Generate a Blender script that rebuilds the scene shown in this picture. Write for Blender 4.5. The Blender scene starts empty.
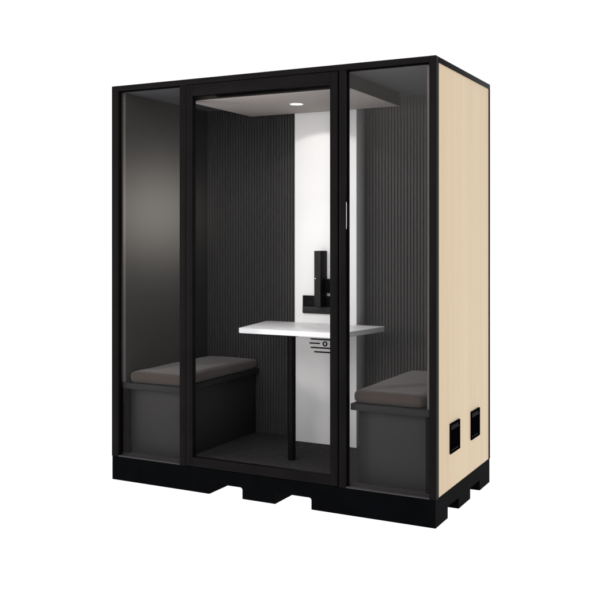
import bpy, bmesh, math, random
from mathutils import Vector
random.seed(4)
S = bpy.context.scene
COL = S.collection
PI = math.pi
W, D, H = 1.897, 0.920, 2.200

# ------------------------------------------------------------------ materials
def new_mat(name):
    m = bpy.data.materials.new(name); m.use_nodes = True
    nt = m.node_tree; nt.nodes.clear()
    out = nt.nodes.new('ShaderNodeOutputMaterial')
    return m, nt, out

def N(nt, kind, **kw):
    n = nt.nodes.new(kind)
    for k, v in kw.items():
        if k in n.inputs: n.inputs[k].default_value = v
        else: setattr(n, k, v)
    return n

def coords(nt, scale=(1, 1, 1)):
    tc = nt.nodes.new('ShaderNodeTexCoord'); mp = nt.nodes.new('ShaderNodeMapping')
    mp.inputs['Scale'].default_value = scale
    nt.links.new(tc.outputs['Object'], mp.inputs['Vector'])
    return mp.outputs['Vector']

def surface(name, col, rough=0.5, spec=0.5, var=0.1, nscale=(40, 40, 40), detail=4, bump=0.0, bscale=None,
            bdist=0.001, col2=None, sheen=0.0, metallic=0.0, rvar=0.0):
    m, nt, out = new_mat(name)
    p = N(nt, 'ShaderNodeBsdfPrincipled')
    p.inputs['Roughness'].default_value = rough
    p.inputs['Specular IOR Level'].default_value = spec
    p.inputs['Metallic'].default_value = metallic
    p.inputs['Sheen Weight'].default_value = sheen
    v = coords(nt, nscale)
    no = N(nt, 'ShaderNodeTexNoise'); no.inputs['Scale'].default_value = 1; no.inputs['Detail'].default_value = detail
    nt.links.new(v, no.inputs['Vector'])
    cr = N(nt, 'ShaderNodeValToRGB')
    c2 = col2 or tuple(min(1, c * (1 + var)) for c in col)
    c1 = tuple(c * (1 - var) for c in col) if col2 is None else col
    cr.color_ramp.elements[0].position = 0.32; cr.color_ramp.elements[1].position = 0.68
    cr.color_ramp.elements[0].color = (*c1, 1); cr.color_ramp.elements[1].color = (*c2, 1)
    nt.links.new(no.outputs['Fac'], cr.inputs['Fac']); nt.links.new(cr.outputs['Color'], p.inputs['Base Color'])
    if rvar:
        mr = N(nt, 'ShaderNodeMapRange'); mr.inputs['To Min'].default_value = rough - rvar; mr.inputs['To Max'].default_value = rough + rvar
        nt.links.new(no.outputs['Fac'], mr.inputs['Value']); nt.links.new(mr.outputs['Result'], p.inputs['Roughness'])
    if bump:
        v2 = coords(nt, bscale or nscale)
        n2 = N(nt, 'ShaderNodeTexNoise'); n2.inputs['Scale'].default_value = 1; n2.inputs['Detail'].default_value = 3
        nt.links.new(v2, n2.inputs['Vector'])
        b = N(nt, 'ShaderNodeBump'); b.inputs['Strength'].default_value = bump; b.inputs['Distance'].default_value = bdist
        nt.links.new(n2.outputs['Fac'], b.inputs['Height']); nt.links.new(b.outputs['Normal'], p.inputs['Normal'])
    nt.links.new(p.outputs['BSDF'], out.inputs['Surface'])
    return m

def glass_mat(name, refl, rough, tint):
    m, nt, out = new_mat(name)
    t = N(nt, 'ShaderNodeBsdfTransparent'); t.inputs['Color'].default_value = (*tint, 1)
    g = N(nt, 'ShaderNodeBsdfGlossy'); g.inputs['Roughness'].default_value = rough; g.inputs['Color'].default_value = (1, 0.97, 0.93, 1)
    mx = N(nt, 'ShaderNodeMixShader'); mx.inputs['Fac'].default_value = refl
    nt.links.new(t.outputs[0], mx.inputs[1]); nt.links.new(g.outputs[0], mx.inputs[2])
    nt.links.new(mx.outputs[0], out.inputs['Surface'])
    return m

def wood_mat():
    m, nt, out = new_mat('light ash veneer')
    p = N(nt, 'ShaderNodeBsdfPrincipled'); p.inputs['Roughness'].default_value = 0.55; p.inputs['Specular IOR Level'].default_value = 0.25
    def noise(sc, det, lo, hi, a, b):
        n = N(nt, 'ShaderNodeTexNoise'); n.inputs['Scale'].default_value = 1; n.inputs['Detail'].default_value = det
        nt.links.new(coords(nt, sc), n.inputs['Vector'])
        c = N(nt, 'ShaderNodeValToRGB'); c.color_ramp.elements[0].position = lo; c.color_ramp.elements[1].position = hi
        c.color_ramp.elements[0].color = (*a, 1); c.color_ramp.elements[1].color = (*b, 1)
        nt.links.new(n.outputs['Fac'], c.inputs['Fac']); return c.outputs['Color'], n
    base, _ = noise((9, 9, 0.35), 2, 0.3, 0.7, (0.665, 0.515, 0.360), (0.690, 0.560, 0.390))
    plank, _ = noise((28, 28, 0.5), 3, 0.35, 0.65, (0.955, 0.95, 0.94), (1, 1, 1))
    grain, gn = noise((260, 260, 3.0), 5, 0.30, 0.62, (0.975, 0.968, 0.958), (1, 1, 1))
    fleck, _ = noise((120, 120, 9), 3, 0.60, 0.72, (1, 1, 1), (0.96, 0.94, 0.91))
    prev = base
    for s in (plank, grain, fleck):
        mu = N(nt, 'ShaderNodeMixRGB'); mu.blend_type = 'MULTIPLY'; mu.inputs['Fac'].default_value = 1
        nt.links.new(prev, mu.inputs[1]); nt.links.new(s, mu.inputs[2]); prev = mu.outputs[0]
    nt.links.new(prev, p.inputs['Base Color'])
    b = N(nt, 'ShaderNodeBump'); b.inputs['Strength'].default_value = 0.15; b.inputs['Distance'].default_value = 0.0004
    nt.links.new(gn.outputs['Fac'], b.inputs['Height']); nt.links.new(b.outputs['Normal'], p.inputs['Normal'])
    nt.links.new(p.outputs['BSDF'], out.inputs['Surface'])
    return m

def emit_mat(name, col, k):
    m, nt, out = new_mat(name)
    e = N(nt, 'ShaderNodeEmission'); e.inputs['Color'].default_value = (*col, 1); e.inputs['Strength'].default_value = k
    nt.links.new(e.outputs[0], out.inputs['Surface']); return m

M = dict(
    frame=surface('black powder coated metal', (0.0062, 0.0054, 0.0055), 0.5, 0.03, 0.15, (6, 6, 6), bump=0.25, bscale=(900, 900, 900), bdist=0.0003, rvar=0.05),
    frame_gloss=surface('black gloss edge', (0.003, 0.003, 0.003), 0.12, 0.25, 0.1),
    base=surface('black plinth paint', (0.0019, 0.0021, 0.0028), 0.6, 0.01, 0.2, (9, 9, 9), bump=0.3, bscale=(500, 500, 500), bdist=0.0004, rvar=0.08),
    gap=surface('dark seal', (0.002, 0.002, 0.002), 0.9, 0.02, 0.1),
    wood=wood_mat(),
    felt=surface('charcoal felt', (0.022, 0.021, 0.0205), 0.95, 0.08, 0.10, (260, 260, 260), bump=0.4, bscale=(900, 900, 900), bdist=0.0005, sheen=0.1),
    felt_edge=surface('taupe felt edge', (0.095, 0.083, 0.079), 0.95, 0.1, 0.1, (260, 260, 260), sheen=0.1),
    rib=surface('charcoal ribbed felt', (0.040, 0.0385, 0.038), 0.6, 0.28, 0.12, (200, 200, 60), bump=0.4, bscale=(900, 900, 900), bdist=0.0004, sheen=0.1),
    ceil=surface('taupe ceiling panel', (0.42, 0.38, 0.362), 0.8, 0.2, 0.03, (60, 60, 60)),
    drop_side=surface('brown black ceiling edge', (0.030, 0.026, 0.025), 0.8, 0.1, 0.1),
    ceil_up=surface('grey upper ceiling', (0.085, 0.084, 0.094), 0.8, 0.2, 0.05),
    sill=surface('top lit sill grey', (0.050, 0.047, 0.048), 0.6, 0.1, 0.06, (30, 30, 30)),  # colour lightened to carry the light on the sill's top face
    ledge=surface('dark laminate edge', (0.016, 0.0155, 0.016), 0.5, 0.1, 0.05, (12, 12, 12)),
    bench=surface('charcoal laminate', (0.0165, 0.0155, 0.0165), 0.55, 0.2, 0.05, (12, 12, 12), bump=0.1, bscale=(600, 600, 600), bdist=0.0003),
    cushion=surface('taupe seat fabric', (0.042, 0.031, 0.027), 0.95, 0.15, 0.10, (420, 420, 420), bump=0.5, bscale=(1100, 1100, 1100), bdist=0.0006, sheen=0.25),
    carpet=surface('dark grey carpet', (0.036, 0.034, 0.034), 0.98, 0.05, 0.1, (34, 34, 34), detail=9, bump=0.8, bscale=(700, 700, 700), bdist=0.003, col2=(0.050, 0.0475, 0.047)),
    white=surface('white wall panel', (0.86, 0.855, 0.85), 0.45, 0.3, 0.006, (3, 3, 3)),
    table=surface('white laminate', (0.88, 0.88, 0.885), 0.35, 0.4, 0.006, (4, 4, 4)),
    black=surface('black steel', (0.003, 0.003, 0.003), 0.4, 0.06, 0.1),
    mount=surface('lit mount metal', (0.022, 0.021, 0.021), 0.45, 0.12, 0.08, (30, 30, 30)),  # paler copy of the mount metal, put on faces that catch light
    mount_dark=surface('dark mount metal', (0.0035, 0.0035, 0.0035), 0.5, 0.05, 0.08, (30, 30, 30)),
    steel=surface('bright screw steel', (0.92, 0.92, 0.92), 0.25, 0.5, 0.05, metallic=1.0),
    vent=surface('black vent plastic', (0.0016, 0.0016, 0.0024), 0.6, 0.0, 0.1),
    vent_flap=surface('satin vent flap', (0.0028, 0.003, 0.006), 0.5, 0.02, 0.1),
    lamp=emit_mat('warm white lamp lens', (1, 0.97, 0.93), 4.0),
    pane=glass_mat('clear fixed pane', 0.0052, 0.25, (0.975, 0.975, 0.98)),
    doorglass=glass_mat('clear door glass', 0.0006, 0.18, (0.98, 0.98, 0.985)),
)

# ------------------------------------------------------------------ mesh helpers
class MB:
    def __init__(self): self.bm = bmesh.new()
    def box(self, x0, x1, y0, y1, z0, z1, bev=0.0015, seg=2):
        bm = self.bm
        vs = [bm.verts.new((x, y, z)) for z in (z0, z1) for y in (y0, y1) for x in (x0, x1)]
        f = [(0, 2, 3, 1), (4, 5, 7, 6), (0, 1, 5, 4), (2, 6, 7, 3), (0, 4, 6, 2), (1, 3, 7, 5)]
        fs = [bm.faces.new([vs[i] for i in q]) for q in f]
        if bev:
            es = list({e for g in fs for e in g.edges})
            bmesh.ops.bevel(bm, geom=es, offset=bev, segments=seg, affect='EDGES', profile=0.5)
        return self
    def prism(self, pts, axis, a, b, bev=0.0, seg=2):
        """polygon pts in the plane normal to axis, extruded from a to b"""
        bm = self.bm
        def P(p, t):
            return {'y': (p[0], t, p[1]), 'z': (p[0], p[1], t), 'x': (t, p[0], p[1])}[axis]
        A = [bm.verts.new(P(p, a)) for p in pts]; B = [bm.verts.new(P(p, b)) for p in pts]
        n = len(pts); fs = [bm.faces.new(A), bm.faces.new(B[::-1])]
        for i in range(n): fs.append(bm.faces.new([A[i], B[i], B[(i + 1) % n], A[(i + 1) % n]]))
        if bev:
            es = list({e for g in fs[:2] for e in g.edges})
            bmesh.ops.bevel(bm, geom=es, offset=bev, segments=seg, affect='EDGES', profile=0.5)
        bmesh.ops.recalc_face_normals(bm, faces=bm.faces[:])
        return self
    def tube(self, c, r, a, b, axis='z', n=32, r_in=0):
        pts = [(c[0] + r * math.cos(2 * PI * i / n), c[1] + r * math.sin(2 * PI * i / n)) for i in range(n)]
        if not r_in: return self.prism(pts, axis, a, b, bev=min(0.001, abs(b - a) * 0.2))
        bm = self.bm
        def P(p, t): return {'y': (p[0], t, p[1]), 'z': (p[0], p[1], t), 'x': (t, p[0], p[1])}[axis]
        inn = [(c[0] + r_in * math.cos(2 * PI * i / n), c[1] + r_in * math.sin(2 * PI * i / n)) for i in range(n)]
        R = [[bm.verts.new(P(p, t)) for p in ring] for ring, t in ((pts, a), (pts, b), (inn, b), (inn, a))]
        for k in range(4):
            for i in range(n):
                bm.faces.new([R[k][i], R[(k + 1) % 4][i], R[(k + 1) % 4][(i + 1) % n], R[k][(i + 1) % n]])
        bmesh.ops.recalc_face_normals(bm, faces=bm.faces[:])
        return self
    def build(self, name, mat, parent=None, smooth=True, label=None):
        me = bpy.data.meshes.new(name)
        bmesh.ops.recalc_face_normals(self.bm, faces=self.bm.faces[:])
        self.bm.to_mesh(me); self.bm.free()
        if smooth:
            me.polygons.foreach_set('use_smooth', [True] * len(me.polygons))
            try: me.set_sharp_from_angle(angle=math.radians(38))
            except Exception: pass
        me.materials.append(mat)
        o = bpy.data.objects.new(name, me); COL.objects.link(o)
        if parent is not None:
            o.parent = parent
            # geometry is written in world metres: cancel the parents' offsets
            p = parent; off = Vector((0, 0, 0))
            while p is not None: off += p.location; p = p.parent
            o.data.transform(__import__('mathutils').Matrix.Translation(-off))
        if label: o['label'] = label
        return o

def thing(name, label, cat, loc, group=None):
    o = bpy.data.objects.new(name, None); COL.objects.link(o); o.location = loc
    o.empty_display_size = 0.1
    o['label'] = label; o['category'] = cat
    if group: o['group'] = group
    return o

def box(name, mat, parent, *d, bev=0.0015, label=None):
    return MB().box(*d, bev=bev).build(name, mat, parent, label=label)

# ------------------------------------------------------------------ floor: white sheet made translucent so light added below hides shadows
m, nt, out = new_mat('white shadowless glow sheet')
tr = N(nt, 'ShaderNodeBsdfTranslucent'); tr.inputs['Color'].default_value = (0.96, 0.96, 0.96, 1)
df = N(nt, 'ShaderNodeBsdfDiffuse')
no = N(nt, 'ShaderNodeTexNoise'); no.inputs['Scale'].default_value = 30
nt.links.new(coords(nt, (1, 1, 1)), no.inputs['Vector'])
cr = N(nt, 'ShaderNodeValToRGB'); cr.color_ramp.elements[0].color = (0.93, 0.93, 0.93, 1); cr.color_ramp.elements[1].color = (0.97, 0.97, 0.97, 1)
nt.links.new(no.outputs['Fac'], cr.inputs['Fac']); nt.links.new(cr.outputs['Color'], df.inputs['Color'])
mx = N(nt, 'ShaderNodeMixShader'); mx.inputs['Fac'].default_value = 0.12
nt.links.new(tr.outputs[0], mx.inputs[1]); nt.links.new(df.outputs[0], mx.inputs[2]); nt.links.new(mx.outputs[0], out.inputs['Surface'])
b = MB(); bm = b.bm
bm.faces.new([bm.verts.new((12 * math.cos(a), 12 * math.sin(a), 0)) for a in [2 * PI * i / 96 for i in range(96)]])
fl = b.build('floor', m, smooth=False); fl['kind'] = 'structure'

# ------------------------------------------------------------------ the booth
booth = thing('office_booth', 'black framed glass meeting booth with pale wood side panel on a notched black plinth', 'office booth', (W / 2, D / 2, 0))

# plinth with forklift notches both ways
def plinth():
    b = MB(); i = 0.003; zt = 0.131; nz = 0.0585; r = 0.013
    pts = [(i, 0), (i, zt), (W - i, zt), (W - i, 0)]
    def notch(xa, xb):                       # travelling in -x
        p = [(xb, 0)]
        for k in range(7):
            a = k / 6 * PI / 2
            p.append((xb - r + r * math.cos(a), nz - r + r * math.sin(a)))
        for k in range(7):
            a = PI / 2 + k / 6 * PI / 2
            p.append((xa + r + r * math.cos(a), nz - r + r * math.sin(a)))
        p.append((xa, 0)); return p
    pts += notch(1.044, 1.2495) + notch(0.648, 0.8505)
    for ya, yb in ((0.002, 0.183), (0.357, 0.5535), (0.728, D - 0.002)):
        b.prism(pts, 'y', ya, yb)
    for ya, yb in ((0.183, 0.357), (0.5535, 0.728)):
        b.box(i, W - i, ya, yb, 0.0555, zt, bev=0)
    return b.build('plinth', M['base'], booth, smooth=False)
plinth()

# front frame: corner posts, mullions, header, sill
fy0, fy1 = 0.0, 0.030
for xa, xb in ((0.0, 0.045), (1.8635, W)):
    b = MB().box(xa, xb, fy0, fy1, 0.1312, H, bev=0.002)
    if xb == W: b.box(W - 0.030, W - 0.001, fy1 - 0.012, 0.0445, 0.1312, H - 0.001, bev=0)
    b.build('corner_post', M['frame'], booth)
for xa, xb in ((0.459, 0.499), (1.4005, 1.438)):
    mp = MB().box(xa, xb, fy0, 0.0445, 0.1312, 2.1705, bev=0.0015).build('mullion', M['frame'], booth)
    MB().box(xb - 0.0005, xb + 0.0012, 0.003, 0.044, 0.1335, 2.169, bev=0.0004).build('edge_seal', M['frame_gloss'], mp)
box('header_beam', M['frame'], booth, 0.045, 1.8635, 0.0005, 0.044, 2.1705, H - 0.0003, bev=0.0012)
for xa, xb in ((0.045, 0.459), (1.438, 1.8635)):
    box('sill', M['sill'], booth, xa, xb, 0.001, 0.044, 0.1312, 0.1375, bev=0.001)
box('door_sill', M['gap'], booth, 0.499, 1.4005, 0.012, 0.044, 0.1312, 0.1375, bev=0)

# fixed panes with a slim dark gasket
for xa, xb in ((0.045, 0.459), (1.4392, 1.8635)):
    g = box('glass_pane', M['pane'], booth, xa, xb, 0.0230, 0.0250, 0.1375, 2.1705, bev=0)
    gs = MB()
    gs.box(xa, xb, 0.0165, 0.0225, 2.1640, 2.1703, bev=0); gs.box(xa, xa + 0.004, 0.0165, 0.0225, 0.1378, 2.1640, bev=0)
    gs.box(xb - 0.003, xb, 0.0165, 0.0225, 0.1378, 2.1640, bev=0)
    gs.build('gasket', M['gap'], g)

# door
door = box('door', M['frame'], booth, 0.5030, 0.5440, -0.003, 0.0300, 0.1345, 2.1675, bev=0.0018)
db = MB()
db.box(1.3535, 1.3945, -0.003, 0.0300, 0.1345, 2.1675, bev=0.0018)
db.box(0.5440, 1.3535, -0.0027, 0.0297, 2.1070, 2.1673, bev=0.0015)
db.box(0.5440, 1.3535, -0.0027, 0.0297, 0.1347, 0.1830, bev=0.0015)
db.build('door_frame', M['frame'], door)
box('door_glass', M['doorglass'], door, 0.5440, 1.3535, 0.012, 0.016, 0.1830, 2.1070, bev=0)
MB().prism([(0.655, 2.116), (0.676, 2.098), (1.3535, 2.098), (1.3535, 2.116)], 'y', 0.0305, 0.0520, bev=0.001).build('door_closer', M['gap'], door)
# added polished sliver with bowed edges, standing in for a reflection on the reveal
mull = [o for o in COL.objects if o.name.startswith('mullion')][-1]
n = 20; zc, hh = 1.460, 0.066
pr = [(0.0005 + 0.0015, zc - hh)]
for k in range(1, n):
    t = -1 + 2 * k / n
    pr.append((0.002 + 0.0230 * (1 - t * t), zc + t * hh))
pr.append((0.002, zc + hh))
MB().prism(pr, 'x', 1.4393, 1.4412, bev=0).build('reflection_sliver', M['steel'], mull)

# side panels in pale veneer, framed in black
def side(xo, sgn, name):
    p = box(name, M['wood'], booth, min(xo - sgn * 0.004, xo - sgn * 0.018), max(xo - sgn * 0.004, xo - sgn * 0.018), 0.0200 if sgn > 0 else 0.0305, 0.9020, 0.1312, 2.1735, bev=0.0008)
    t = MB()
    t.box(min(xo, xo - sgn * 0.020), max(xo, xo - sgn * 0.020), 0.0310, D - 0.0005, 2.1738, H - 0.0005, bev=0.001)
    t.build('top_trim', M['frame'], booth)
    box('rear_trim', M['frame'], booth, min(xo, xo - sgn * 0.02), max(xo, xo - sgn * 0.02), 0.9035, D, 0.1312, 2.1736, bev=0.001)
    return p
side_r = side(W, 1, 'side_panel'); side_l = side(0.0, -1, 'side_panel')

# two vents on the right side panel
for ya, yb in ((0.2135, 0.3650), (0.5610, 0.7140)):
    zb, zt = 0.3015, 0.4480; x0 = W - 0.0045
    v = MB()
    e = 0.010
    v.box(x0, x0 + 0.0075, ya, yb, zt - e, zt, bev=0.001); v.box(x0, x0 + 0.0075, ya, yb, zb, zb + e, bev=0.001)
    v.box(x0, x0 + 0.0075, ya, ya + e, zb + e, zt - e, bev=0.001); v.box(x0, x0 + 0.0075, yb - e, yb, zb + e, zt - e, bev=0.001)
    vo = v.build('vent', M['vent'], booth)
    MB().prism([(x0 + 0.0005, zt - e - 0.022), (x0 + 0.0065, zt - e - 0.022), (x0 + 0.0012, zt - e), (x0 + 0.0005, zt - e)], 'y', ya + e, yb - e).build('flap', M['vent_flap'], vo)
    lv = MB()
    for k in range(9):
        z = zb + e + 0.004 + k * 0.0112
        lv.prism([(x0 + 0.0005, z), (x0 + 0.0045, z), (x0 + 0.0014, z + 0.0085), (x0 + 0.0005, z + 0.0085)], 'y', ya + e, yb - e)
    lv.build('louvre', M['vent'], vo)

# roof and back
box('roof', M['frame'], booth, 0.0205, W - 0.0205, 0.0445, D - 0.021, 2.1760, H - 0.004, bev=0.001)
box('back_panel', M['frame'], booth, 0.0205, W - 0.0205, D - 0.020, D, 0.1312, H - 0.0008, bev=0.001)
box('upper_ceiling', M['ceil_up'], booth, 0.0185, W - 0.0185, 0.0450, 0.8995, 2.1660, 2.1755, bev=0)

# inner felt walls (smooth on the sides) and a lower liner coloured black for the shade under the ledges
fL, fR = 0.060, 1.837
for xa, xb, sg in ((0.0185, fL, 1), (fR, W - 0.0185, -1)):
    w = box('felt_wall', M['felt'], booth, xa, xb, 0.0490, 0.8990, 0.5200, 2.1655, bev=0.002)
    MB().box(xa + 0.0005, xb - 0.0004, 0.0452, 0.0488, 0.5405, 2.1650, bev=0.0008).build('felt_edging', M['felt_edge'], w)
    xs = (xa, xb + 0.010) if sg > 0 else (xa - 0.010, xb)
    box('shade_liner', M['gap'], booth, xs[0], xs[1], 0.0560, 0.8990, 0.1412, 0.5195, bev=0)

# ribbed back wall: one sheet with rounded slats
def ribbed():
    b = MB(); bm = b.bm
    yb = 0.886; dep = 0.0090; pitch = 0.0195
    prof = []
    x = fL + 0.0002
    prof.append((x, yb))
    while x + pitch < fR:
        for (fx, fy) in ((0.00, 0), (0.20, 0.0), (0.22, 0.55), (0.245, 0.58), (0.47, 0.58), (0.49, 0.92), (0.52, 1.0), (0.94, 1.0), (0.98, 0.92)):
            prof.append((x + fx * pitch + 0.0001, yb - dep * fy))
        x += pitch
    prof.append((fR - 0.0002, yb))
    lo = [bm.verts.new((p[0], p[1], 0.1412)) for p in prof]; hi = [bm.verts.new((p[0], p[1], 2.1655)) for p in prof]
    for i in range(len(prof) - 1): bm.faces.new([lo[i], lo[i + 1], hi[i + 1], hi[i]])
    a, c = bm.verts.new((fL + 0.0002, 0.8992, 0.1412)), bm.verts.new((fR - 0.0002, 0.8992, 0.1412))
    d, e = bm.verts.new((fL + 0.0002, 0.8992, 2.1655)), bm.verts.new((fR - 0.0002, 0.8992, 2.1655))
    bm.faces.new([a, d, e, c]); bm.faces.new([a, lo[0], hi[0], d]); bm.faces.new([c, e, hi[-1], lo[-1]])
    return b.build('ribbed_wall', M['rib'], booth)
ribbed()

# carpeted floor
box('carpet', M['carpet'], booth, 0.0185, W - 0.0185, 0.0445, 0.8995, 0.1315, 0.1410, bev=0)

# lowered ceiling panel with its downlight
dz = 2.090
drop = box('ceiling_panel', M['drop_side'], booth, 0.467, 1.430, 0.0600, 0.7460, dz + 0.003, 2.1655, bev=0.001)
MB().box(0.4675, 1.4295, 0.0605, 0.7455, dz, dz + 0.0028, bev=0.0006).build('soffit', M['ceil'], drop)
lx, ly = 0.957, 0.405
dl = MB().tube((lx, ly), 0.041, dz - 0.0022, dz - 0.0002, r_in=0.034).build('downlight', M['white'], booth)
MB().tube((lx, ly), 0.0338, dz - 0.0026, dz - 0.0004).build('lens', M['lamp'], dl)

# white service column in the middle of the back wall
cx0, cx1, cy = 0.757, 1.158, 0.766
col = MB().box(cx0, cx1, cy, 0.8850, 0.1412, 2.1653, bev=0.0015).build('wall_column', M['white'], booth)
def slot(xa, xb, z, r=0.0040):
    n = 10
    pts = [(xb - r + r * math.cos(a), z + r * math.sin(a)) for a in [-PI / 2 + PI * k / n for k in range(n + 1)]]
    pts += [(xa + r + r * math.cos(a), z + r * math.sin(a)) for a in [PI / 2 + PI * k / n for k in range(n + 1)]]
    MB().prism(pts, 'y', cy - 0.0012, cy + 0.0020).build('vent_slot', M['black'], col, smooth=False)
mid = 0.9575
slot(0.8626, 2 * mid - 0.8626, 0.7550); slot(0.8548, 0.9245, 0.7305); slot(2 * mid - 0.9245, 2 * mid - 0.8548, 0.7305)
slot(0.8630, 2 * mid - 0.8630, 0.7050); slot(0.8860, 2 * mid - 0.8860, 0.6805)
MB().tube((mid, 0.7300), 0.0150, cy - 0.004, cy + 0.001, 'y', r_in=0.0088).build('lock', M['black'], col)

# ------------------------------------------------------------------ monitor mount on the column
mt = thing('monitor_mount', 'black upright monitor bracket fixed to the white column above the table', 'monitor mount', (mid - 0.006, cy, 0.905))
p = MB().box(0.9300, 0.9710, 0.6800, cy - 0.002, 0.9550, 1.2765, bev=0.0015).build('upright', M['mount_dark'], mt)
MB().box(0.9302, 0.9706, 0.6770, 0.6799, 0.9560, 1.2760, bev=0.0008).build('lit_face', M['mount'], p)  # thin paler layer: light on the upright's front put into its colour
MB().tube((0.9385, 1.1160), 0.0030, 0.6755, 0.6772, 'y', n=16).build('screw', M['steel'], p)
MB().box(0.8165, 1.0970, 0.7520, cy - 0.0005, 0.9060, 1.0115, bev=0.002).build('back_plate', M['mount_dark'], mt)
MB().box(0.8205, 1.0930, 0.7410, 0.7519, 0.9090, 0.9480, bev=0.003, seg=3).build('tray', M['mount'], mt)
MB().box(0.9712, 1.0700, 0.7350, cy - 0.0006, 1.0300, 1.1120, bev=0.002).build('side_arm', M['mount_dark'], mt)
MB().tube((0.8700, 0.9700), 0.0040, 0.7495, 0.7522, 'y', n=16).build('screw', M['mount'], mt)

# ------------------------------------------------------------------ table
tb = thing('table', 'white tapered table on one black leg against the white column', 'table', (mid, 0.53, 0.141))
def rounded(pts, rs, n=7):
    out = []
    k = len(pts)
    for i in range(k):
        p = Vector(pts[i]); a = (Vector(pts[i - 1]) - p).normalized(); c = (Vector(pts[(i + 1) % k]) - p).normalized(); r = rs[i]
        if r == 0: out.append(tuple(p)); continue
        p0, p1 = p + a * r, p + c * r
        for j in range(n + 1):
            t = j / n
            out.append(tuple((1 - t) ** 2 * p0 + 2 * t * (1 - t) * p + t * t * p1))
    return out
tp = rounded([(0.646, 0.300), (1.266, 0.300), (1.345, 0.7645), (0.570, 0.7645)], [0.012, 0.012, 0.03, 0.03])
MB().prism(tp, 'z', 0.8225, 0.8500, bev=0.0018).build('tabletop', M['table'], tb)
lg = MB().tube((mid + 0.001, 0.346), 0.0212, 0.1415, 0.8150, n=40).build('leg', M['black'], tb)
MB().tube((mid + 0.001, 0.346), 0.040, 0.8150, 0.8223, n=40).build('mounting_plate', M['black'], lg)

# ------------------------------------------------------------------ benches
def cushion_mesh(x0, x1, y0, y1, z0, z1, r):
    b = MB(); bm = b.bm
    nx, ny, nz = 22, 44, 10
    cx, cyy, cz = (x0 + x1) / 2, (y0 + y1) / 2, (z0 + z1) / 2
    hx, hy, hz = (x1 - x0) / 2, (y1 - y0) / 2, (z1 - z0) / 2
    def ease(t): return math.sin(t * PI / 2) * 0.55 + t * 0.45
    cache = {}
    def P(i, j, k):
        key = (i, j, k)
        if key in cache: return cache[key]
        u, v, w = ease(-1 + 2 * i / nx), ease(-1 + 2 * j / ny), ease(-1 + 2 * k / nz)
        q = Vector((u * hx, v * hy, w * hz))
        inner = Vector((max(-hx + r, min(hx - r, q.x)), max(-hy + r, min(hy - r, q.y)), max(-hz + r * .9, min(hz - r * .9, q.z))))
        dlt = q - inner
        if dlt.length > 1e-9:
            mx_ = max(abs(dlt.x), abs(dlt.y), abs(dlt.z))
            q = inner + dlt.normalized() * min(r, mx_ if (abs(dlt.x) > 1e-6) + (abs(dlt.y) > 1e-6) + (abs(dlt.z) > 1e-6) == 1 else r * 1.0 * (mx_ / r))
        if w > 0: q.z += 0.010 * (1 - u * u) * (1 - v * v) * w
        q.z += 0.0008 * math.sin(9 * v + 4 * u) * max(0, w)
        cache[key] = bm.verts.new((cx + q.x, cyy + q.y, cz + q.z)); return cache[key]
    for i in range(nx):
        for j in range(ny):
            bm.faces.new([P(i, j, 0), P(i, j + 1, 0), P(i + 1, j + 1, 0), P(i + 1, j, 0)])
            bm.faces.new([P(i, j, nz), P(i + 1, j, nz), P(i + 1, j + 1, nz), P(i, j + 1, nz)])
    for i in range(nx):
        for k in range(nz):
            bm.faces.new([P(i, 0, k), P(i + 1, 0, k), P(i + 1, 0, k + 1), P(i, 0, k + 1)])
            bm.faces.new([P(i, ny, k), P(i, ny, k + 1), P(i + 1, ny, k + 1), P(i + 1, ny, k)])
    for j in range(ny):
        for k in range(nz):
            bm.faces.new([P(0, j, k), P(0, j, k + 1), P(0, j + 1, k + 1), P(0, j + 1, k)])
            bm.faces.new([P(nx, j, k), P(nx, j + 1, k), P(nx, j + 1, k + 1), P(nx, j, k + 1)])
    return b

def bench(label, sgn):
    # sgn +1: against the left wall, -1: against the right wall (mirror in x)
    f = (lambda a: a) if sgn > 0 else (lambda a: W - a)
    def X(a, b): return tuple(sorted((f(a), f(b))))
    t = thing('bench', label, 'bench', (f(0.26), 0.47, 0.141), 'benches facing each other inside the booth')
    xa, xb = X(0.0455, 0.4490)
    MB().box(xa, xb, 0.0340, 0.8735, 0.5080, 0.5400, bev=0.002).build('ledge', M['ledge'], t)
    xa, xb = X(0.0710, 0.4270)
    MB().box(xa, xb, 0.0850, 0.8735, 0.1412, 0.5078, bev=0.0015).build('bench_box', M['bench'], t)
    xa, xb = X(0.0800, 0.4460)
    cushion_mesh(xa, xb, 0.0520, 0.8700, 0.5402, 0.6010, 0.028).build('cushion', M['cushion'], t)
    return t
bench('taupe cushioned bench at the left end of the booth, farthest from the pale wood side', 1)
bench('taupe cushioned bench at the right end of the booth, next to the pale wood side', -1)

# ------------------------------------------------------------------ lights
def area(name, loc, target, size, power, col=(1, 1, 1), shape='DISK', size_y=None):
    l = bpy.data.lights.new(name, 'AREA'); l.shape = shape; l.size = size
    if size_y: l.size_y = size_y
    l.energy = power; l.color = col
    o = bpy.data.objects.new(name, l); COL.objects.link(o); o.location = loc
    o.rotation_euler = (Vector(target) - Vector(loc)).to_track_quat('-Z', 'Y').to_euler()
    return o
# studio softbox standing to the left in front: its soft reflection is the glow in the left pane
area('softbox', (-2.66, -4.05, 1.64), (0.25, 0, 1.45), 0.8, 78, (1, 0.95, 0.90))
# large overhead front softbox: key light
area('key_softbox', (0.7, -5.0, 3.7), (0.95, 0, 1.0), 4.0, 140, (1, 0.985, 0.97), 'RECTANGLE', 2.4)
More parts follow.
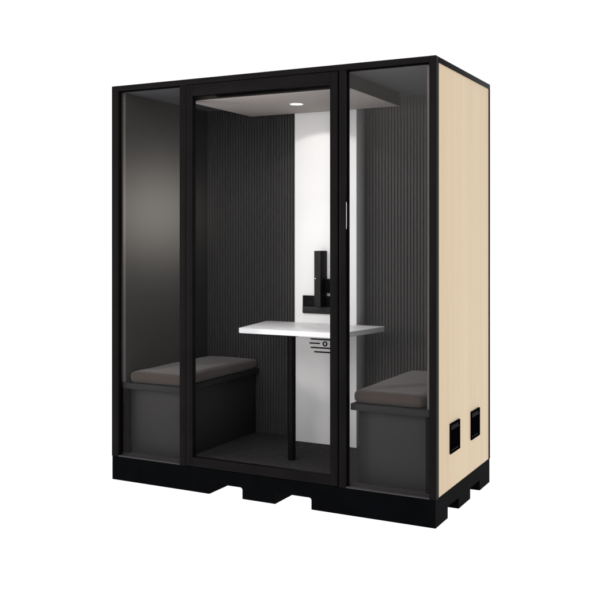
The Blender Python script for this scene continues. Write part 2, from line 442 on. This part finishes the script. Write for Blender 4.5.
# the booth's own downlight
sp = bpy.data.lights.new('downlight_beam', 'SPOT'); sp.energy = 3.1; sp.color = (1, 0.97, 0.94)
sp.spot_size = math.radians(106); sp.spot_blend = 0.12; sp.shadow_soft_size = 0.02
so = bpy.data.objects.new('downlight_beam', sp); COL.objects.link(so); so.location = (lx, ly, dz - 0.012)
so.rotation_euler = Vector((0, 0.37, -0.93)).to_track_quat('-Z', 'Y').to_euler()

sp = bpy.data.lights.new('downlight_core', 'SPOT'); sp.energy = 13.0; sp.color = (1, 0.97, 0.94)
sp.spot_size = math.radians(78); sp.spot_blend = 1.0; sp.shadow_soft_size = 0.03
so = bpy.data.objects.new('downlight_core', sp); COL.objects.link(so); so.location = (lx, ly, dz - 0.012)
w = bpy.data.worlds.new('World'); S.world = w; w.use_nodes = True
nt = w.node_tree; nt.nodes.clear()
out = nt.nodes.new('ShaderNodeOutputWorld'); bg = nt.nodes.new('ShaderNodeBackground')
tc = nt.nodes.new('ShaderNodeTexCoord')
dp = nt.nodes.new('ShaderNodeVectorMath'); dp.operation = 'DOT_PRODUCT'
dp.inputs[1].default_value = Vector((0.30, 0.95, 0.0)).normalized()
nt.links.new(tc.outputs['Generated'], dp.inputs[0])
mr = nt.nodes.new('ShaderNodeMapRange'); mr.interpolation_type = 'SMOOTHSTEP'
mr.inputs['From Min'].default_value = -0.7; mr.inputs['From Max'].default_value = 0.1
mr.inputs['To Min'].default_value = 0.62; mr.inputs['To Max'].default_value = 1.06
nt.links.new(dp.outputs['Value'], mr.inputs['Value'])
# added brightness below the horizon, so the floor sheet glows without shadow
sx = nt.nodes.new('ShaderNodeSeparateXYZ'); nt.links.new(tc.outputs['Generated'], sx.inputs[0])
lt = nt.nodes.new('ShaderNodeMapRange'); lt.inputs['From Min'].default_value = 0.0; lt.inputs['From Max'].default_value = -0.05
lt.inputs['To Min'].default_value = 0.0; lt.inputs['To Max'].default_value = 1.0
nt.links.new(sx.outputs['Z'], lt.inputs['Value'])
mxv = nt.nodes.new('ShaderNodeMix'); mxv.data_type = 'FLOAT'
nt.links.new(lt.outputs['Result'], mxv.inputs[0]); nt.links.new(mr.outputs['Result'], mxv.inputs[2]); mxv.inputs[3].default_value = 1.25
nt.links.new(mxv.outputs[0], bg.inputs['Strength']); bg.inputs['Color'].default_value = (1, 1, 1, 1)
nt.links.new(bg.outputs[0], out.inputs['Surface'])

# ------------------------------------------------------------------ camera
cam = bpy.data.cameras.new('camera'); co = bpy.data.objects.new('camera', cam); COL.objects.link(co)
co.location = (3.27384, -4.05117, 1.34910); co.rotation_euler = (PI / 2, 0, 0.481181)
cam.sensor_width = 36; cam.sensor_fit = 'HORIZONTAL'; cam.lens = 36 * 911.047 / 590
cam.shift_y = (238.314 - 295) / 590; cam.shift_x = 0
cam.clip_end = 200; cam.clip_start = 0.05
S.camera = co
S.render.engine = 'CYCLES'
S.render.resolution_x = 1024; S.render.resolution_y = 1024
S.cycles.transparent_max_bounces = 16; S.cycles.max_bounces = 10; S.cycles.diffuse_bounces = 6
S.view_settings.view_transform = 'Standard'; S.view_settings.look = 'None'
S.view_settings.exposure = 0; S.view_settings.gamma = 1
